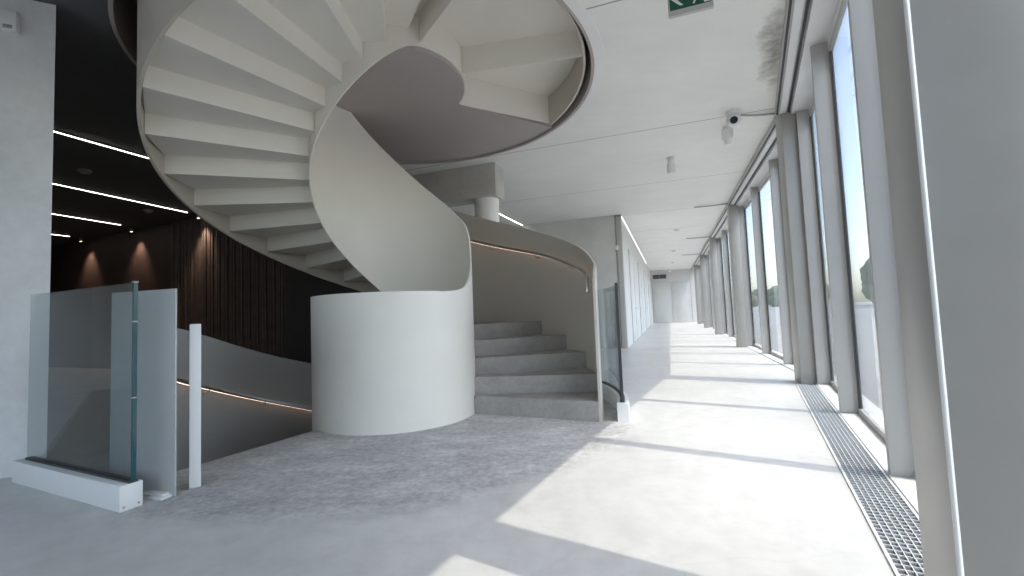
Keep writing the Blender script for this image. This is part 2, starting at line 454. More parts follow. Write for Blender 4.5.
b4 = follow([(60, -0.62), (110, -0.46), (200, -0.43), (225, -0.40), (250, -0.385), (280, -0.40), (302, -0.53), (345, -0.54), (390, -0.61)])
bout = lambda a: 0.0 if a < 20 else (max(0.0, b4(a)) if a > 60 else max(0.0, nose(60) - 0.62) * (a - 20) / 40)
bm = bmesh.new()
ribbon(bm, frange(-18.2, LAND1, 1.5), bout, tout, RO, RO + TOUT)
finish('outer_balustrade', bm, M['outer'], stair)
def wedge(bm, ain, aout, bin2, bout2, z0, z1, r0=RI + 0.002, r1=RO - 0.002, k=8):
    g = []
    for i in range(k + 1):
        s = i / k
        g.append([bm.verts.new(pol(r0, ain + (bin2 - ain) * s, z)) for z in (z0, z1)] + [bm.verts.new(pol(r1, aout + (bout2 - aout) * s, z)) for z in (z1, z0)])
    bm.faces.new(g[0]); bm.faces.new(g[-1][::-1])
    for p, q in zip(g, g[1:]):
        for j in range(4): bm.faces.new((p[j], p[(j + 1) % 4], q[(j + 1) % 4], q[j]))
for i in range(NSTEP - 1):
    a = TH0 + DTH * (i if i < 5 else i + 1) + (7 if i == 5 else 0); top = RISE * (i + 1)
    bm = bmesh.new()
    e = (TH0 + DTH * 6 + 7 if i == 4 else TH0 + DTH * 7 if i == 5 else a + DTH) - 0.3
    wedge(bm, a + (10 if i == 0 else 0), a, e, e, (0.001 if i == 0 else top - RISE) if i < 5 else top - 0.024, top, k=16 if i == 4 else 8)
    finish('tread', bm, M['tread'], stair)
# folded steel underside of the flight: one sheet, stepped like the treads
bm = bmesh.new(); prof = [(TH0 + DTH * 6 + 7, RISE * 5 - 0.10)]
for i in range(6, 22):
    z = RISE * i - 0.032
    prof += [(TH0 + DTH * i + (7 if i == 6 else 0), z), (TH0 + DTH * (i + 1), z)]
prof += [(TH0 + DTH * 22, RISE * 22 - 0.040)]
rows = []
for (a, z) in prof:
    lo = [bm.verts.new(pol(RI + 0.003 + (RO - RI - 0.006) * j / 6, a, z)) for j in range(7)]
    hi = [bm.verts.new(pol(RI + 0.003 + (RO - RI - 0.006) * j / 6, a - 0.2, z + 0.006)) for j in range(7)]
    rows.append(lo + hi[::-1])
for p, q in zip(rows, rows[1:]):
    for j in range(14): bm.faces.new((p[j], p[(j + 1) % 14], q[(j + 1) % 14], q[j]))
for p in (rows[0], rows[-1]): bm.faces.new(p)
finish('soffit', bm, M['steel'], stair)
bm = bmesh.new()
sector(bm, RI + 0.002, RO - 0.002, LAND0, LAND1, FLOOR2 - 0.032, FLOOR2)
finish('landing', bm, M['tread'], stair)
bm = bmesh.new()
sector(bm, RI + 0.003, RO - 0.003, LAND0, LAND1, 3.86, 3.868)
finish('landing_soffit', bm, M['steel'], stair)
def rib(ang, z0, z1):
    bm = bmesh.new()
    t = Vector((-math.sin(R(ang)), math.cos(R(ang)), 0)) * 0.006
    a, b = pol(RI + 0.003, ang), pol(RO - 0.003, ang)
    prism(bm, [a - t, b - t, b + t, a + t], z0, z1)
    finish('stiffener', bm, M['steel'], stair)
rib(LAND0 + 7.5, 3.585, 3.862); rib(350.0, 3.575, 3.862); rib(LAND1 - 0.4, 3.50, 3.862)
# handrail on the inside of the outer balustrade
def handrail(parent, degs, zf, rr, led=True, ends=True):
    bm = bmesh.new(); tube(bm, [pol(rr, a, zf(a)) for a in degs], 0.019, 10)
    h = finish('handrail', bm, M['rail'], parent)
    if led:
        bm = bmesh.new(); ribbon(bm, degs, lambda a: zf(a) - 0.022, lambda a: zf(a) - 0.017, rr + 0.004, rr + 0.014)
        finish('led_strip', bm, M['ledwarm'], h)
    return h
def bracket(parent, a, z, rr, rw):
    bm = bmesh.new()
    tube(bm, [pol(rr, a, z - 0.018), pol(rr + 0.012, a, z - 0.05), pol(rw - 0.02, a, z - 0.055), pol(rw, a, z - 0.055)], 0.007, 8)
    cyl(bm, pol(rw - 0.008, a, z - 0.055), pol(rw, a, z - 0.055), 0.024, 14)
    finish('bracket', bm, M['rail'], parent)
hz = curve([(-12, 1.315), (-6, 1.355), (8, 1.49), (36, 1.78), (62, 2.03), (90, 2.35), (200, nose(200) + 0.85), (297, 4.8)])
h = handrail(stair, frange(-11, 296, 2), hz, RO - 0.07)
for a in (-4, 17, 39, 62, 85, 108): bracket(stair, a, hz(a), RO - 0.07, RO)
bm = bmesh.new()   # the turned-down end of the rail
tube(bm, [pol(RO - 0.07, -11, hz(-11)), pol(RO - 0.07, -12.5, hz(-11) - 0.01), pol(RO - 0.07, -13.2, hz(-11) - 0.05), pol(RO - 0.07, -13.3, hz(-11) - 0.14)], 0.019, 10)
finish('rail_end', bm, M['rail'], stair)

# ------------------------------------------------------------------ descending staircase
down = empty('spiral_staircase', pol(0, 0, 0), 'grey walled flight spiralling down behind the white drum to the lower storey', 'staircase')
dt_ = curve([(80, -0.28), (100, -0.04), (137, 0.42), (151, 0.58), (164, 0.74), (179, 0.91), (190, 0.99), (205, 1.02), (250, 1.02)])
bm = bmesh.new()
ribbon(bm, frange(80, 238, 1.5), lambda a: -2.9 if a < 232 else 0.0, dt_, RO, RO + 0.06)
finish('outer_balustrade', bm, M['cool'], down)
dh = curve([(100, -0.67), (137, -0.20), (157, 0.065), (180, 0.36), (192, 0.49), (215, 0.75)])
handrail(down, frange(100, 215, 2), dh, RO - 0.06)
for a in (112, 134, 156, 178, 197): bracket(down, a, dh(a), RO - 0.06, RO)
for i in range(10):
    a = 228 - DTH * i
    bm = bmesh.new(); z = -RISE * (i + 1)
    wedge(bm, a - DTH, a - DTH, a + (-7 if i == 0 else 0), a + (5 if i == 0 else 0), z - 0.2, z)
    finish('tread', bm, M['tread'], down)
# panel at the head of the descending flight
bm = bmesh.new()
pa, pb = Vector((-2.045, 2.68, 0)), Vector((-2.61, 2.845, 0)); u = (pb - pa).normalized(); v = Vector((-u.y, u.x, 0))
if v.y < 0: v = -v
box(bm, pa, u, v, 0, 0.55, 0, 0.012, 0.0, 1.235, 0.002)
p = tag(finish('steel_panel', bm, M['cool']), 'tall grey steel sheet standing behind the glass guard at the stair head', 'panel')
bm = bmesh.new(); box(bm, pa, u, v, 0.02, 0.14, -0.06, 0.0, 0.0, 0.012); box(bm, pa, u, v, 0.04, 0.2, -0.035, 0.0, 0.012, 0.024)
finish('foot_plate', bm, M['white'], p)

bm = bmesh.new(); u = Vector((0.8, 0.6, 0)); v = Vector((-0.6, 0.8, 0)); o = Vector((-2.035, 2.785, 0))
box(bm, o, u, v, 0, 0.060, 0, 0.05, 0.004, 1.015, 0.002)
p = tag(finish('white_post', bm, M['white']), 'slim white post standing at the edge of the descending stair', 'post')
bm = bmesh.new(); box(bm, o, u, v, -0.004, 0.09, -0.004, 0.054, 0, 0.004); finish('foot_plate', bm, M['grey'], p)
# ------------------------------------------------------------------ glass guards
def flat_guard(a, b, label, h0, h1, gr):
    u = (b - a).normalized(); L = (b - a).length; v = Vector((-u.y, u.x, 0))
    if v.y < 0: v = -v
    g = empty('glass_guard', a, label, 'glass guard', gr)
    bm = bmesh.new(); box(bm, a, u, v, 0, L, 0, 0.11, 0, h0, 0.003); finish('base_channel', bm, M['white'], g)
    bm = bmesh.new(); box(bm, a, u, v, 0.05, L - 0.002, 0.046, 0.087, h0, h0 + 0.012); finish('gasket', bm, M['darkfr'], g)
    bm = bmesh.new(); box(bm, a, u, v, 0.05, L - 0.016, 0.055, 0.078, h0 + 0.012, h1); finish('glass_pane', bm, M['glassg'], g)
    bm = bmesh.new(); box(bm, a, u, v, L - 0.012, L + 0.002, 0.056, 0.076, h0 + 0.012, h1); e = finish('glass_edge', bm, M['gedge'], g)
    for z in (0.48, 0.82, 1.0):
        bm = bmesh.new(); box(bm, a, u, v, L - 0.018, L + 0.004, 0.054, 0.078, z * h1, z * h1 + 0.008); finish('clip', bm, M['grey'], g)
    for vv in (0.02, 0.09):
        bm = bmesh.new(); cyl(bm, a + u * L + v * vv + Vector((0, 0, 0.022)), a + u * (L + 0.004) + v * vv + Vector((0, 0, 0.022)), 0.006, 10); finish('screw', bm, M['grey'], g)
    return g
flat_guard(Vector((-3.43, 3.05, 0)), Vector((-2.19, 2.475, 0)), 'clear glass guard in a white floor channel beside the concrete wall', 0.14, 1.265, None)
g = empty('glass_guard', pol(2.30, -18, 0), 'curved clear glass guard with dark edge on a white block by the stair foot', 'glass guard')
bm = bmesh.new(); ribbon(bm, frange(-16.8, 40, 2), lambda a: 0.17, lambda a: 1.24, 2.29, 2.31); finish('glass_pane', bm, M['glassg'], g)
bm = bmesh.new(); ribbon(bm, [-17.2, -16.8], lambda a: 0.17, lambda a: 1.245, 2.287, 2.313); finish('glass_edge', bm, M['darkfr'], g)
bm = bmesh.new(); ribbon(bm, frange(-18.0, 40, 2), lambda a: 0.0, lambda a: 0.165, 2.255, 2.355); finish('base_channel', bm, M['white'], g)
bm = bmesh.new(); ribbon(bm, frange(-17, 40, 2), lambda a: 0.165, lambda a: 0.18, 2.28, 2.32); finish('gasket', bm, M['darkfr'], g)

# ------------------------------------------------------------------ left: concrete wall, dark zone
bm = bmesh.new(); prism(bm, [(-3.39, 3.235), (-3.66, 3.10), (-15, 3.10), (-15, 3.5), (-3.82, 3.62)], 0, CEIL)
struct(finish('wall_left', bm, M['conc']), 'pale concrete wall end at the left with a small white box', 'wall')
w0, w1, w2, w3 = Vector((-15.6, 13.7, 0)), Vector((-7.95, 10.30, 0)), Vector((-4.52, 8.72, 0)), Vector((-2.6, 7.88, 0))
def wall_seg(bm, a, b, z0, z1, th=0.15, off=0.0):
    u = (b - a).normalized(); v = Vector((-u.y, u.x, 0)); box(bm, a, u, v, 0, (b - a).length, off, th, z0, z1)
bm = bmesh.new(); wall_seg(bm, w0, w3, -3.0, CEIL, 0.25, 0.06)
struct(finish('wall_back', bm, M['brown']), 'dark brown panelled wall lit by small spotlights in the dark zone', 'wall')
bm = bmesh.new(); prism(bm, [(-15.2, 3.0), (-14.9, 3.0), (-14.9, 14), (-15.2, 14)], -3, CEIL)
struct(finish('wall_far_left', bm, M['brown']), 'dark end wall of the dark zone', 'wall')
bm = bmesh.new()
u = (w2 - w1).normalized(); v = Vector((-u.y, u.x, 0)); L = (w2 - w1).length; x = 0.0
box(bm, w1, u, v, 0, L, 0.045, 0.059, -1.2, CEIL - 0.02)
i = 0
while x < L - 0.05:
    wd = (0.045, 0.032, 0.055, 0.038)[i % 4]; dp = (0.0, 0.018, 0.008)[i % 3]
    box(bm, w1, u, v, x, x + wd, dp, 0.05, -1.2, CEIL - 0.02); x += wd + (0.04, 0.03, 0.05)[i % 3]; i += 1
tag(finish('slatted_wall_panel', bm, M['slat']), 'dark vertical timber slats on the wall behind the stair', 'wall panel')
bm = bmesh.new(); wall_seg(bm, w2 + u * 0.03, w3, -1.2, CEIL - 0.02, 0.058, 0.02)
tag(finish('wall_panel', bm, M['panel']), 'plain dark grey wall panel right of the vertical slats', 'wall panel')
bm = bmesh.new()
for x0, x1, z0, z1 in ((-9, -8.8, 0, CEIL), (-0.4, 2.2, 0, CEIL), (-8.8, -0.4, 3.35, CEIL)): prism(bm, [(x0, -2.4), (x1, -2.4), (x1, -2.2), (x0, -2.2)], z0, z1)
struct(finish('wall_rear', bm, M['wallw']), 'white wall behind the camera', 'wall')
w = empty('window_30', (-5, -2.3, 0), 'wide window in the wall behind the camera', 'window', None, 'structure')
bm = bmesh.new()
for k in range(6):
    x = -8.8 + 1.672 * k; prism(bm, [(x, -2.35), (x + 0.04, -2.35), (x + 0.04, -2.25), (x, -2.25)], 0, 3.35)
finish('window_frame', bm, M['fin'], w)
bm = bmesh.new(); prism(bm, [(-8.8, -2.305), (-0.4, -2.305), (-0.4, -2.295), (-8.8, -2.295)], 0, 3.35); finish('pane', bm, M['glassw'], w)
bm = bmesh.new(); prism(bm, [(-60, -60), (0.0, -60), (0.0, -2.45), (-60, -2.45)], -0.35, -0.15)
struct(finish('ground_rear', bm, M['ground']), 'pale paved ground outside the rear window', 'ground')
bm = bmesh.new(); prism(bm, [(-9.2, -2.4), (-9, -2.4), (-9, 3.10), (-9.2, 3.10)], 0, CEIL)
struct(finish('wall_rear_left', bm, M['wallw']), 'white wall far left behind the camera', 'wall')
# lower storey under the stair well
bm = bmesh.new(); prism(bm, [(-15, 2), (3, 2), (3, 12), (-15, 12)], -3.2, -3.0)
struct(finish('floor_lower', bm, M['pit']), 'floor of the lower storey down the stair well', 'floor')
for nm, a, b in (('south', (-4.5, 2.0), (2, 2.2)), ('east', (1.8, 2.2), (2, 8)), ('north', (-4.5, 7.9), (2, 8)), ('west', (-4.5, 2.2), (-4.3, 7.9))):
    bm = bmesh.new(); prism(bm, [a, (b[0], a[1]), b, (a[0], b[1])], -3.0, -0.26)
    struct(finish('wall_lower_' + nm, bm, M['wallg']), 'grey wall of the lower storey on the %s side of the stair well' % nm, 'wall')

def linear_light(a, b, label, strength='led', w=0.020):
    u = (b - a).normalized(); v = Vector((-u.y, u.x, 0)); L = (b - a).length
    g = empty('linear_light', a, label, 'ceiling light', 'linear ceiling lights')
    bm = bmesh.new(); box(bm, a, u, v, 0, L, -w / 2 - 0.006, w / 2 + 0.006, CEIL - 0.02, CEIL - 0.001); finish('housing', bm, M['darkfr'], g)
    bm = bmesh.new(); box(bm, a, u, v, 0.005, L - 0.005, -w / 2, w / 2, CEIL - 0.026, CEIL - 0.019); finish('diffuser', bm, M[strength], g)
linear_light(Vector((-5.95, 4.25, 0)), Vector((-4.75, 7.55, 0)), 'thin bright light line on the black ceiling, nearest of the four')
linear_light(Vector((-8.0, 5.7, 0)), Vector((-6.95, 9.45, 0)), 'thin bright light line ending just before the slatted wall')
linear_light(Vector((-10.3, 6.4, 0)), Vector((-9.20, 10.35, 0)), 'thin bright light line on the black ceiling, second shortest of the four')
linear_light(Vector((-12.5, 8.2, 0)), Vector((-11.46, 11.40, 0)), 'shortest light line on the black ceiling, farthest back by the pale wall')
linear_light(Vector((-0.45, 10.2, 0)), Vector((0.36, 12.28, 0)), 'short white light line on the pale ceiling behind the round column', w=0.03)
def spotlight(p, aim, label, power):
    g = empty('spotlight', (p[0], p[1], CEIL), label, 'spotlight', 'spotlights on the black ceiling')
    P = Vector((p[0], p[1], CEIL - 0.07)); A = (Vector(aim) - P).normalized()
    bm = bmesh.new(); cyl(bm, (p[0], p[1], CEIL - 0.02), (p[0], p[1], CEIL - 0.001), 0.045); cyl(bm, (p[0], p[1], CEIL - 0.09), (p[0], p[1], CEIL - 0.02), 0.009); finish('mount', bm, M['darkfr'], g)
    bm = bmesh.new(); cyl(bm, P - A * 0.045, P + A * 0.045, 0.032); finish('head', bm, M['grey'], g)
    bm = bmesh.new(); cyl(bm, P + A * 0.045, P + A * 0.048, 0.025); finish('lens', bm, M['lamp'], g)
    ld = bpy.data.lights.new('spot_lamp', 'SPOT'); ld.energy = power; ld.color = (1.0, 0.72, 0.52); ld.spot_size = R(80); ld.spot_blend = 0.8; ld.shadow_soft_size = 0.03
    lo = bpy.data.objects.new('spot_lamp', ld); COL.objects.link(lo); lo.location = P + A * 0.055
    lo.rotation_euler = (-A).to_track_quat('Z', 'Y').to_euler(); lo.parent = g; lo.matrix_parent_inverse = g.matrix_basis.inverted()
spotlight((-6.83, 9.60), (-6.82, 9.70, 2.6), 'small spotlight washing the vertical slats at the end of a light line', 40)
spotlight((-9.25, 10.70), (-9.24, 10.80, 2.6), 'small spotlight washing the plain brown wall beside the slats', 36)
spotlight((-11.4, 11.63), (-11.39, 11.73, 2.6), 'small spotlight washing the far end of the brown wall', 36)
def detector(p, label):
    bm = bmesh.new(); cyl(bm, (p[0], p[1], CEIL - 0.025), (p[0], p[1], CEIL - 0.001), 0.085, 24); cyl(bm, (p[0], p[1], CEIL - 0.055), (p[0], p[1], CEIL - 0.025), 0.045, 24, 0.07)
    tag(finish('smoke_detector', bm, M['grey']), label, 'smoke detector', 'detectors on the black ceiling')
detector((-6.55, 6.73), 'round grey detector on the black ceiling between two light lines')
detector((-7.6, 9.2), 'round grey detector on the black ceiling near the slatted wall')
g = empty('wall_box', (-3.58, 3.12, 3.3), 'small white box high on the pale concrete wall', 'wall box')
wa = Vector((-3.645, 3.11, 0)); u = Vector((0.27, 0.13, 0)).normalized(); v = Vector((0.13, -0.27, 0)).normalized()
bm = bmesh.new(); box(bm, wa, u, v, 0, 0.09, -0.005, 0.05, 3.20, 3.35, 0.008); finish('body', bm, M['white'], g)
bm = bmesh.new(); box(bm, wa, u, v, 0.02, 0.07, 0.05, 0.056, 3.212, 3.24, 0.003); finish('lens', bm, M['grey'], g)

# ------------------------------------------------------------------ column and beam behind the stair
PB = Vector((-0.20, 7.10, 0))
bm = bmesh.new(); box(bm, PB, -N, D, 0, 5.0, 0, 0.40, 2.945, CEIL, 0.006)
tag(finish('concrete_beam', bm, M['beam']), 'rough concrete beam under the ceiling behind the stair', 'beam')
cc = PB - N * 0.27 + D * 0.24
bm = bmesh.new(); cyl(bm, (cc.x, cc.y, 0), (cc.x, cc.y, 2.945), 0.205, 40); 
c = tag(finish('round_column', bm, M['ringw']), 'round pale column carrying the concrete beam behind the stair', 'column')
bm = bmesh.new(); cyl(bm, (cc.x, cc.y, 2.84), (cc.x, cc.y, 2.943), 0.212, 40); finish('collar', bm, M['ringw'], c)

# ------------------------------------------------------------------ corridor: block, left wall, end wall
T0, T1, WN = 11.79, 31.0, -1.07
def cor(t, n, z=0): return N * n + D * t + Vector((0, 0, z))
bm = bmesh.new(); prism(bm, [cor(T0, WN - 0.16), cor(T0 + 0.2, WN - 0.16), cor(T0 + 0.2, WN - 10), cor(T0, WN - 10)], 0, CEIL)
struct(finish('wall_front', bm, M['wallg']), 'grey end wall of the block beside the corridor', 'wall')
bm = bmesh.new(); prism(bm, [cor(T0 - 0.02, WN - 0.145), cor(T0 - 0.02, WN), cor(T0 + 0.2, WN), cor(T0 + 0.2, WN - 0.145)], 0, CEIL - 0.03, 0.004)
struct(finish('trim_3', bm, M['fin']), 'grey metal corner strip at the corridor mouth', 'corner trim')
bm = bmesh.new(); box(bm, cor(T0 - 0.05, WN - 0.15), N, D, -0.05, 0.05, 0, 0.03, 2.55, 2.68, 0.006)
tag(finish('wall_sensor', bm, M['white']), 'small white sensor on the grey corner of the corridor block', 'sensor')
bm = bmesh.new(); prism(bm, [cor(T0 + 0.2, WN), cor(T1, WN), cor(T1, WN - 0.2), cor(T0 + 0.2, WN - 0.2)], 0, CEIL)
struct(finish('wall_corridor', bm, M['corr']), 'white left wall of the sunlit corridor', 'wall')
g = empty('cove_light', cor(T0 + 0.1, WN), 'thin white light strip along the top of the corridor wall', 'ceiling light')
bm = bmesh.new(); prism(bm, [cor(T0 + 0.02, WN + 0.03), cor(T1 - 6, WN + 0.03), cor(T1 - 6, WN + 0.002), cor(T0 + 0.02, WN + 0.002)], CEIL - 0.05, CEIL - 0.012); finish('housing', bm, M['white'], g)
bm = bmesh.new(); prism(bm, [cor(T0 + 0.03, WN + 0.026), cor(T1 - 6.02, WN + 0.026), cor(T1 - 6.02, WN + 0.006), cor(T0 + 0.03, WN + 0.006)], CEIL - 0.054, CEIL - 0.0501); finish('diffuser', bm, emit('cove_led', (1, 0.97, 0.93), 1.3), g)
def door(n, o, u, v, w, hgt, label, hs=0.85, mat='corr'):
    d = empty('door_%d' % n, o, label, 'door', None, 'structure')
    bm = bmesh.new(); box(bm, o, u, v, -0.05, 0, 0, 0.03, 0, hgt + 0.05, 0.003); box(bm, o, u, v, w, w + 0.05, 0, 0.03, 0, hgt + 0.05, 0.003); box(bm, o, u, v, 0, w, 0, 0.03, hgt, hgt + 0.05, 0.003)
    finish('door_frame', bm, M['corr'], d)
    bm = bmesh.new(); box(bm, o, u, v, 0.008, w - 0.008, 0, 0.018, 0.008, hgt - 0.008, 0.003); lf = finish('door_leaf', bm, M[mat], d)
    bm = bmesh.new(); hx = w * hs
    cyl(bm, o + u * hx + v * 0.018 + Vector((0, 0, 1.02)), o + u * hx + v * 0.06 + Vector((0, 0, 1.02)), 0.012, 10)
    cyl(bm, o + u * hx + v * 0.055 + Vector((0, 0, 1.02)), o + u * (hx - 0.12 * (1 if hs > 0.5 else -1)) + v * 0.055 + Vector((0, 0, 1.02)), 0.01, 10)
    finish('door_handle', bm, M['rail'], lf)
    return d
for i, t in enumerate((13.6, 17.6, 21.6)):
    door(i + 1, cor(t, WN + 0.001), D, N, 1.5, 2.75, 'flush white door in the corridor wall, %s from the corridor mouth' % ('first', 'second', 'third')[i])
door(4, cor(26.0, WN + 0.001), D, N, 2.2, 2.75, 'grey door in the corridor wall close to the end wall', mat='wallg')
bm = bmesh.new(); prism(bm, [cor(T1, WN - 0.2), cor(T1, FARN + 0.6), cor(T1 + 0.2, FARN + 0.6), cor(T1 + 0.2, WN - 0.2)], 0, CEIL)
struct(finish('wall_end', bm, M['corr']), 'white end wall of the corridor', 'wall')
door(5, cor(T1 - 0.001, WN + 0.12), N, -D, 1.10, 2.65, 'left white door in the corridor end wall under the black vent')
door(6, cor(T1 - 0.001, WN + 1.34), N, -D, 1.10, 2.65, 'right white door in the corridor end wall beside the windows', hs=0.15)
g = empty('air_vent', cor(T1, WN + 0.5, 3.0), 'black louvred vent above the end wall doors', 'vent')
bm = bmesh.new(); box(bm, cor(T1, WN), N, -D, 0.12, 0.98, 0, 0.03, 2.93, 3.22, 0.004); finish('frame', bm, M['grey'], g)
bm = bmesh.new()
for a, b in ((0.15, 0.53), (0.57, 0.95)):
    for k in range(5): box(bm, cor(T1, WN), N, -D, a, b, 0.03, 0.045, 2.955 + k * 0.05, 2.99 + k * 0.05)
finish('louvre', bm, M['darkfr'], g)
def dome_lamp(p, label):
    g = empty('emergency_lamp', p, label, 'lamp')
    bm = bmesh.new(); cyl(bm, p, p - Vector((0, 0, 0.06)), 0.11); finish('base', bm, M['white'], g)
    bm = bmesh.new(); sphere(bm, p - Vector((0, 0, 0.10)), 0.10); finish('globe', bm, M['white'], g)
dome_lamp(cor(T1 - 0.5, WN + 1.2, CEIL), 'white globe lamp on the ceiling before the end wall')

# ------------------------------------------------------------------ ceiling fittings
def copy_tree(o):
    c = o.copy(); COL.objects.link(c)
    for ch in o.children:
        k = ch.copy(); COL.objects.link(k); k.parent = c
    return c
p = Vector((2.93, 5.55, CEIL))
g = empty('security_camera', p, 'white turret security camera with black lens on the ceiling by the facade', 'camera')
bm = bmesh.new(); cyl(bm, p, p - Vector((0, 0, 0.06)), 0.095, 24, 0.085); finish('base', bm, M['white'], g)
bm = bmesh.new(); sphere(bm, p - Vector((0, 0, 0.12)), 0.088); finish('body', bm, M['white'], g)
aim = Vector((-0.42, -0.85, -0.32)).normalized(); b0 = p - Vector((0, 0, 0.12))
bm = bmesh.new(); cyl(bm, b0 + aim * 0.07, b0 + aim * 0.09, 0.046, 20); finish('lens', bm, M['lens'], g)
p = Vector((3.09, 6.05, CEIL))
g = empty('motion_sensor', p, 'white angled motion sensor on the ceiling behind the camera', 'sensor')
bm = bmesh.new(); cyl(bm, p, p - Vector((0, 0, 0.04)), 0.05); finish('base', bm, M['white'], g)
bm = bmesh.new(); box(bm, p + D * 0.0, N, D, -0.07, 0.07, -0.05, 0.05, CEIL - 0.17, CEIL - 0.04, 0.01); finish('body', bm, M['white'], g)
bm = bmesh.new(); cyl(bm, p - Vector((0, 0, 0.17)), p - Vector((0, 0, 0.25)), 0.055, 20, 0.035); finish('lens', bm, M['ringw'], g)
p = Vector((2.72, 7.22, CEIL))
g = empty('emergency_lamp', p, 'small white ceiling spotlight over the corridor mouth', 'lamp')
bm = bmesh.new(); cyl(bm, p, p - Vector((0, 0, 0.05)), 0.062); finish('base', bm, M['white'], g)
bm = bmesh.new(); cyl(bm, p - Vector((0, 0, 0.05)), p - Vector((0, 0, 0.12)), 0.045, 24, 0.058); finish('neck', bm, M['ringw'], g)
bm = bmesh.new(); cyl(bm, p - Vector((0, 0, 0.12)), p - Vector((0, 0, 0.27)), 0.066); finish('head', bm, M['white'], g)
for i, (t, n) in enumerate(((15.0, 0.35), (20.5, 0.3), (26.0, 0.3))):
    p = cor(t, n, CEIL)
    bm = bmesh.new(); cyl(bm, p, p - Vector((0, 0, 0.03)), 0.09); cyl(bm, p - Vector((0, 0, 0.03)), p - Vector((0, 0, 0.07)), 0.075, 24, 0.05)
    tag(finish('smoke_detector', bm, M['white']), 'small white ceiling detector, %s along the corridor from the stair' % ('first', 'second', 'third')[i], 'smoke detector', 'detectors on the corridor ceiling')
# exit sign
S0 = Vector((1.295, 3.30, 0)); zt, zb = CEIL, 3.255; W = 0.318
g = empty('exit_sign', S0 + Vector((0, 0, zb)), 'green emergency exit sign with white arrow hanging under the ceiling', 'sign')
bm = bmesh.new(); box(bm, S0, N, D, 0, W, -0.016, 0.016, zb - 0.02, zb + 0.022, 0.002); box(bm, S0, N, D, 0, 0.012, -0.01, 0.01, zb + 0.022, zt - 0.01); box(bm, S0, N, D, W - 0.012, W, -0.01, 0.01, zb + 0.022, zt - 0.01); box(bm, S0, N, D, 0, W, -0.03, 0.03, zt - 0.02, zt - 0.001, 0.003)
finish('frame', bm, M['fin'], g)
bm = bmesh.new(); box(bm, S0, N, D, 0.012, W - 0.012, -0.006, 0.006, zb + 0.022, zt - 0.02); fc = finish('face', bm, M['green'], g)
def plate(poly):
    b = bmesh.new()
    f = [b.verts.new(S0 + N * a - D * 0.0062 + Vector((0, 0, z))) for a, z in poly]; k = [b.verts.new(S0 + N * a - D * 0.0085 + Vector((0, 0, z))) for a, z in poly]
    b.faces.new(f); b.faces.new(k[::-1])
    for i in range(len(poly)): b.faces.new((f[i], k[i], k[(i + 1) % len(poly)], f[(i + 1) % len(poly)]))
    return b
zc = zb + 0.115
bm = bmesh.new()
join(bm, plate([(0.025, zc), (0.085, zc + 0.06), (0.11, zc + 0.06), (0.066, zc + 0.014), (0.15, zc + 0.014), (0.15, zc - 0.014), (0.066, zc - 0.014), (0.11, zc - 0.06), (0.085, zc - 0.06)]))
finish('arrow', bm, M['white'], fc)
bm = bmesh.new()
join(bm, plate([(0.255, zb + 0.035), (0.30, zb + 0.035), (0.30, zb + 0.19), (0.255, zb + 0.19)]))
finish('door_pictogram', bm, M['white'], fc)
bm = bmesh.new()
join(bm, plate([(0.175, zb + 0.045), (0.19, zb + 0.045), (0.212, zb + 0.095), (0.235, zb + 0.055), (0.25, zb + 0.06), (0.228, zb + 0.115), (0.236, zb + 0.15), (0.215, zb + 0.158), (0.185, zb + 0.135), (0.19, zb + 0.125), (0.208, zb + 0.138), (0.202, zb + 0.105)]))
join(bm, plate([(0.224 + 0.013 * math.cos(k * math.pi / 6), zb + 0.175 + 0.013 * math.sin(k * math.pi / 6)) for k in range(12)]))
finish('figure_pictogram', bm, M['white'], fc)

# ------------------------------------------------------------------ glazed facade
SILL = 0.014
GL = 0.355
HEAD = 3.30
def bay(fn, s0, s1, num, ux, vx, label):
    """one glazed panel between two mullions: frame, pane, head panel"""
    o = fn(s0, 0); L = s1 - s0
    w = empty('window_%d' % num, fn(s0, GL), label, 'window', None, 'structure')
    bm = bmesh.new()
    for a, b, z0, z1 in ((0.026, 0.04, SILL, HEAD), (L - 0.04, L - 0.026, SILL, HEAD), (0.04, L - 0.04, SILL, SILL + 0.05), (0.04, L - 0.04, HEAD - 0.045, HEAD)):
        box(bm, o, ux, vx, a, b, GL - 0.004, GL + 0.028, z0, z1, 0.002)
    finish('window_frame', bm, M['fin'], w)
    bm = bmesh.new()
    for a, b, z0, z1 in ((0.04, 0.062, SILL + 0.05, HEAD - 0.045), (L - 0.062, L - 0.04, SILL + 0.05, HEAD - 0.045)):
        box(bm, o, ux, vx, a, b, GL - 0.003, GL + 0.022, z0, z1)
    finish('gasket', bm, M['darkfr'], w)
    bm = bmesh.new(); box(bm, o, ux, vx, 0.062, L - 0.062, GL + 0.005, GL + 0.017, SILL + 0.05, HEAD - 0.045); finish('pane', bm, M['glassw'], w)
    bm = bmesh.new(); box(bm, o, ux, vx, 0.026, L - 0.026, GL - 0.004, GL + 0.04, HEAD, 3.371, 0.002); finish('head_panel', bm, M['white'], w)
def mullion(fn, s, ux, vx, label, grp):
    bm = bmesh.new(); box(bm, fn(s, 0), ux, vx, -0.025, 0.025, 0.222, GL + 0.03, SILL, 3.37, 0.003)
    tag(finish('mullion', bm, M['fin']), label, 'mullion', grp)
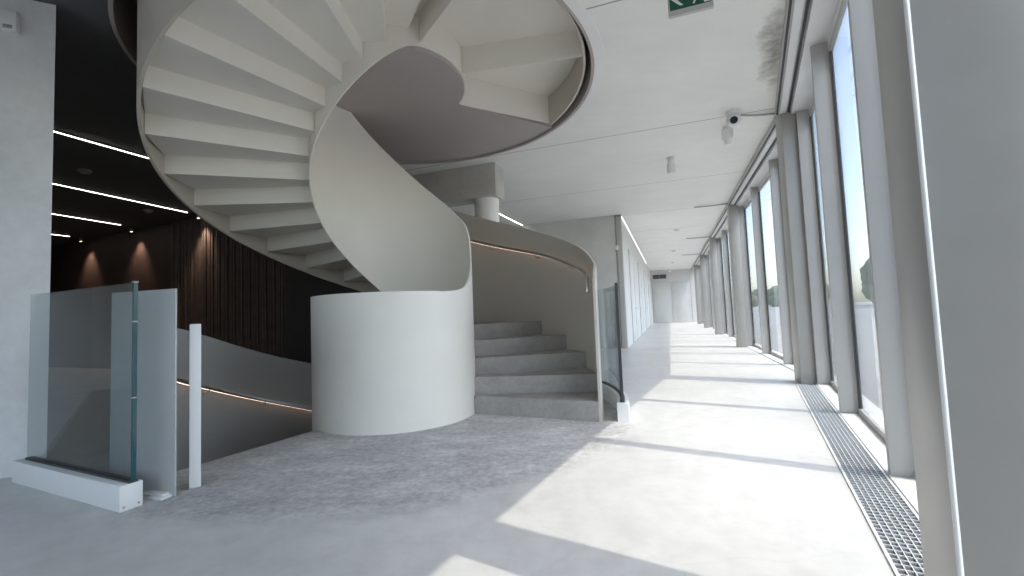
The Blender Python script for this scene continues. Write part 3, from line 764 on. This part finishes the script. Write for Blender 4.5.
def column(fn, s, ux, vx, label, grp, w=0.30, dp=0.205, edge=False):
    bm = bmesh.new(); box(bm, fn(s, 0), ux, vx, 0, w, 0.0, dp, 0, CEIL, 0.011)
    o = tag(finish('facade_column', bm, M['colm']), label, 'column', grp)
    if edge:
        bm = bmesh.new(); p = fn(s + 0.004, 0.004); cyl(bm, p, p + Vector((0, 0, CEIL - 0.002)), 0.0062, 12); finish('corner_highlight', bm, M['glint'], o)  # thin white tube, a painted highlight along the column's near corner
ordn = ['first', 'second', 'third', 'fourth', 'fifth', 'sixth', 'seventh', 'eighth', 'ninth', 'tenth', 'eleventh', 'twelfth', 'thirteenth', 'fourteenth', 'fifteenth']
# near facade: columns at s = -0.66 and at the bend; mullions every 1.65 m
near_m = [-1.30, -0.52, 1.13, 2.77, 4.36]
cn = {-1.30: 'grey mullion of the near facade just behind the near column',
      -0.52: None, 1.13: 'wide grey mullion just beyond the near column, foot by the grate end', 2.77: 'grey mullion at mid grate, between the near column and the bend', 4.36: 'grey mullion at the far end of the grate beside the bend column'}
for s in near_m:
    if cn[s]: mullion(near, s, ND, NN, cn[s], 'mullions of the near facade')
column(near, -0.66, ND, NN, 'large grey facade column with painted corner highlight at the right edge of the view', 'facade columns', 0.30, 0.385, True)
bm = bmesh.new(); box(bm, near(0, 0), ND, NN, -4.4, -1.33, 0.0, 0.45, 0, CEIL)
struct(finish('wall_right', bm, M['wallw']), 'white wall on the right behind the camera', 'wall')
num = 1
for a, b in zip(near_m, near_m[1:]):
    bay(near, a, b, num, ND, NN, 'tall window of the near facade, %s from the bend' % ordn[3 - (num - 1)]); num += 1
# far facade
cols_t = [6.33, 11.65, 16.95, 22.25, 27.55]
for i, t in enumerate(cols_t):
    column(far, t, D, N, 'grey facade column %s' % ('at the bend where the grate ends', 'next beyond the bend column', 'third from the bend along the corridor', 'fourth from the bend along the corridor', 'nearest the corridor end wall')[i], 'facade columns')
ms = []
for i, t in enumerate(cols_t):
    for k in (0, 1, 2):
        tt = t + 0.15 + k * 1.77
        if tt < T1 - 0.3: ms.append((tt, k))
idx = 0
for tt, k in ms:
    if k or tt > 7:
        mullion(far, tt, D, N, 'slim grey mullion of the corridor facade, %s beyond the bend column' % ordn[idx], 'mullions of the corridor facade'); idx += 1
stops = [t for t, k in ms] + [T1 - 0.1]
for i, (a, b) in enumerate(zip(stops, stops[1:])):
    bay(far, a, b, num, D, N, 'tall corridor window, %s beyond the bend column' % ordn[i]); num += 1
# bend infill, sills, edge lining, blind boxes
bm = bmesh.new(); prism(bm, [near(4.39, 0.24), far(6.46, 0.24), far(6.46, GL + 0.03), near(4.39, GL + 0.03)], SILL, CEIL)
struct(finish('trim_4', bm, M['fin']), 'grey infill strip at the facade bend', 'facade trim')
bm = bmesh.new(); box(bm, near(0, 0), ND, NN, -1.3, 4.48, 0.215, 0.55, -0.02, SILL, 0.004)
struct(finish('trim_5', bm, M['white']), 'white sill ledge between the floor grate and the near windows', 'sill')
bm = bmesh.new(); box(bm, far(0, 0), D, N, 6.5, T1, 0.20, 0.55, -0.02, SILL, 0.004)
struct(finish('trim_6', bm, M['white']), 'white sill ledge along the corridor windows', 'sill')
def blind_box(fn, s0, s1, ux, vx, n, label):
    b = bmesh.new(); box(b, fn(0, 0), ux, vx, s0, s1, 0.0, 0.17, CEIL - 0.075, CEIL - 0.001, 0.004)
    o = struct(finish('trim_%d' % n, b, M['fin']), label, 'blind box')
    b = bmesh.new(); box(b, fn(0, 0), ux, vx, s0, s1, 0.012, 0.032, CEIL - 0.085, CEIL - 0.074); box(b, fn(0, 0), ux, vx, s0, s1, 0.135, 0.158, CEIL - 0.085, CEIL - 0.074)
    finish('track', b, M['darkfr'], o)
    b = bmesh.new(); box(b, fn(0, 0), ux, vx, s0, s1, 0.05, 0.12, CEIL - 0.088, CEIL - 0.074, 0.004); finish('blind_rail', b, M['white'], o)
blind_box(near, -0.36, 4.40, ND, NN, 7, 'long grey blind box under the ceiling along the near windows')
blind_box(near, -1.32, -0.66, ND, NN, 8, 'long grey blind box behind the near column')
for i, (a, b) in enumerate(zip(cols_t, cols_t[1:] + [T1])):
    blind_box(far, a + 0.30, b, D, N, 9 + i, 'grey blind box of the %s corridor bay beyond the bend' % ordn[i])
bm = bmesh.new(); box(bm, near(0, 0), ND, NN, -1.3, 4.40, 0.172, 0.395, 3.372, CEIL - 0.001)
struct(finish('trim_20', bm, M['white']), 'white bulkhead strip above the near mullions', 'bulkhead')
bm = bmesh.new(); box(bm, far(0, 0), D, N, 6.64, T1 - 0.01, 0.172, 0.395, 3.372, CEIL - 0.001)
struct(finish('trim_21', bm, M['white']), 'white bulkhead strip above the corridor mullions', 'bulkhead')
# ceiling conduits at the column heads
def conduit(a, b, label, r=0.014):
    bm = bmesh.new()
    pts = [a + (b - a) * k / 8 + Vector((0, 0, -0.03 - 0.012 * math.sin(math.pi * k / 8))) for k in range(9)]
    tube(bm, pts, r, 8)
    o = tag(finish('ceiling_cable', bm, M['grey']), label, 'cable', 'cables on the ceiling')
conduit(Vector((2.96, 5.60, CEIL)), Vector((3.52, 5.60, CEIL)), 'grey cable from the ceiling camera to the bend column')
for i, t in enumerate(cols_t[1:4]):
    conduit(far(t + 0.1, -0.75, CEIL), far(t + 0.1, 0.0, CEIL), 'short grey cable on the ceiling at the head of the %s column past the bend' % ('first', 'second', 'third')[i])

# floor grate
g = empty('floor_grate', near(0, 0), 'galvanised steel floor grate along the near windows', 'floor grate')
bm = bmesh.new(); GS0, GS1, GW = -1.3, 4.34, 0.205
box(bm, near(0, 0), ND, NN, GS0, GS1, 0.0, 0.012, -0.01, 0.008); box(bm, near(0, 0), ND, NN, GS0, GS1, GW - 0.006, GW + 0.006, -0.01, 0.008)
finish('edge_frame', bm, M['grate'], g)
bm = bmesh.new(); box(bm, near(0, 0), ND, NN, GS0, GS1, 0.012, GW - 0.006, -0.012, 0.0005); finish('channel', bm, M['pit'], g)
bm = bmesh.new()
for k in range(6):
    n0 = 0.012 + (k + 1) * (GW - 0.018) / 7; box(bm, near(0, 0), ND, NN, GS0, GS1, n0 - 0.0017, n0 + 0.0017, 0.0, 0.0075)
s = GS0
while s < GS1:
    box(bm, near(0, 0), ND, NN, s, s + 0.0035, 0.012, GW - 0.006, 0.0, 0.0074); s += 0.038
finish('bar_mesh', bm, M['grate'], g)

# ------------------------------------------------------------------ outside
bm = bmesh.new()
prism(bm, [near(-30, 0.53), near(4.42, 0.53), far(6.5, 0.53), far(330, 0.53), far(330, 200), near(-30, 200)], -0.35, -0.15)
struct(finish('ground', bm, M['ground']), 'pale paved ground outside the windows', 'ground')
for i in range(14):
    t = 82 + i * 12.0 + random.uniform(-.3, .3); n = 34 + random.uniform(-5, 9)
    base = far(t, n, -0.15); h = random.uniform(5.0, 7.0)
    tr = empty('tree', base, 'hazy dark green tree beyond the paved ground outside the windows', 'tree', 'trees outside the windows')
    bm = bmesh.new(); cyl(bm, base, base + Vector((0, 0, h * 0.5)), 0.22, 10, 0.12); finish('trunk', bm, M['bark'], tr)
    bm = bmesh.new()
    for k in range(7):
        c0 = base + Vector((random.uniform(-2.0, 2.0), random.uniform(-2.0, 2.0), h * random.uniform(0.4, 0.85)))
        gg = bmesh.ops.create_icosphere(bm, subdivisions=3, radius=random.uniform(1.6, 2.9))
        for v in gg['verts']: v.co = v.co * random.uniform(0.86, 1.12) + c0
    finish('crown', bm, M['leaf'], tr, 80)
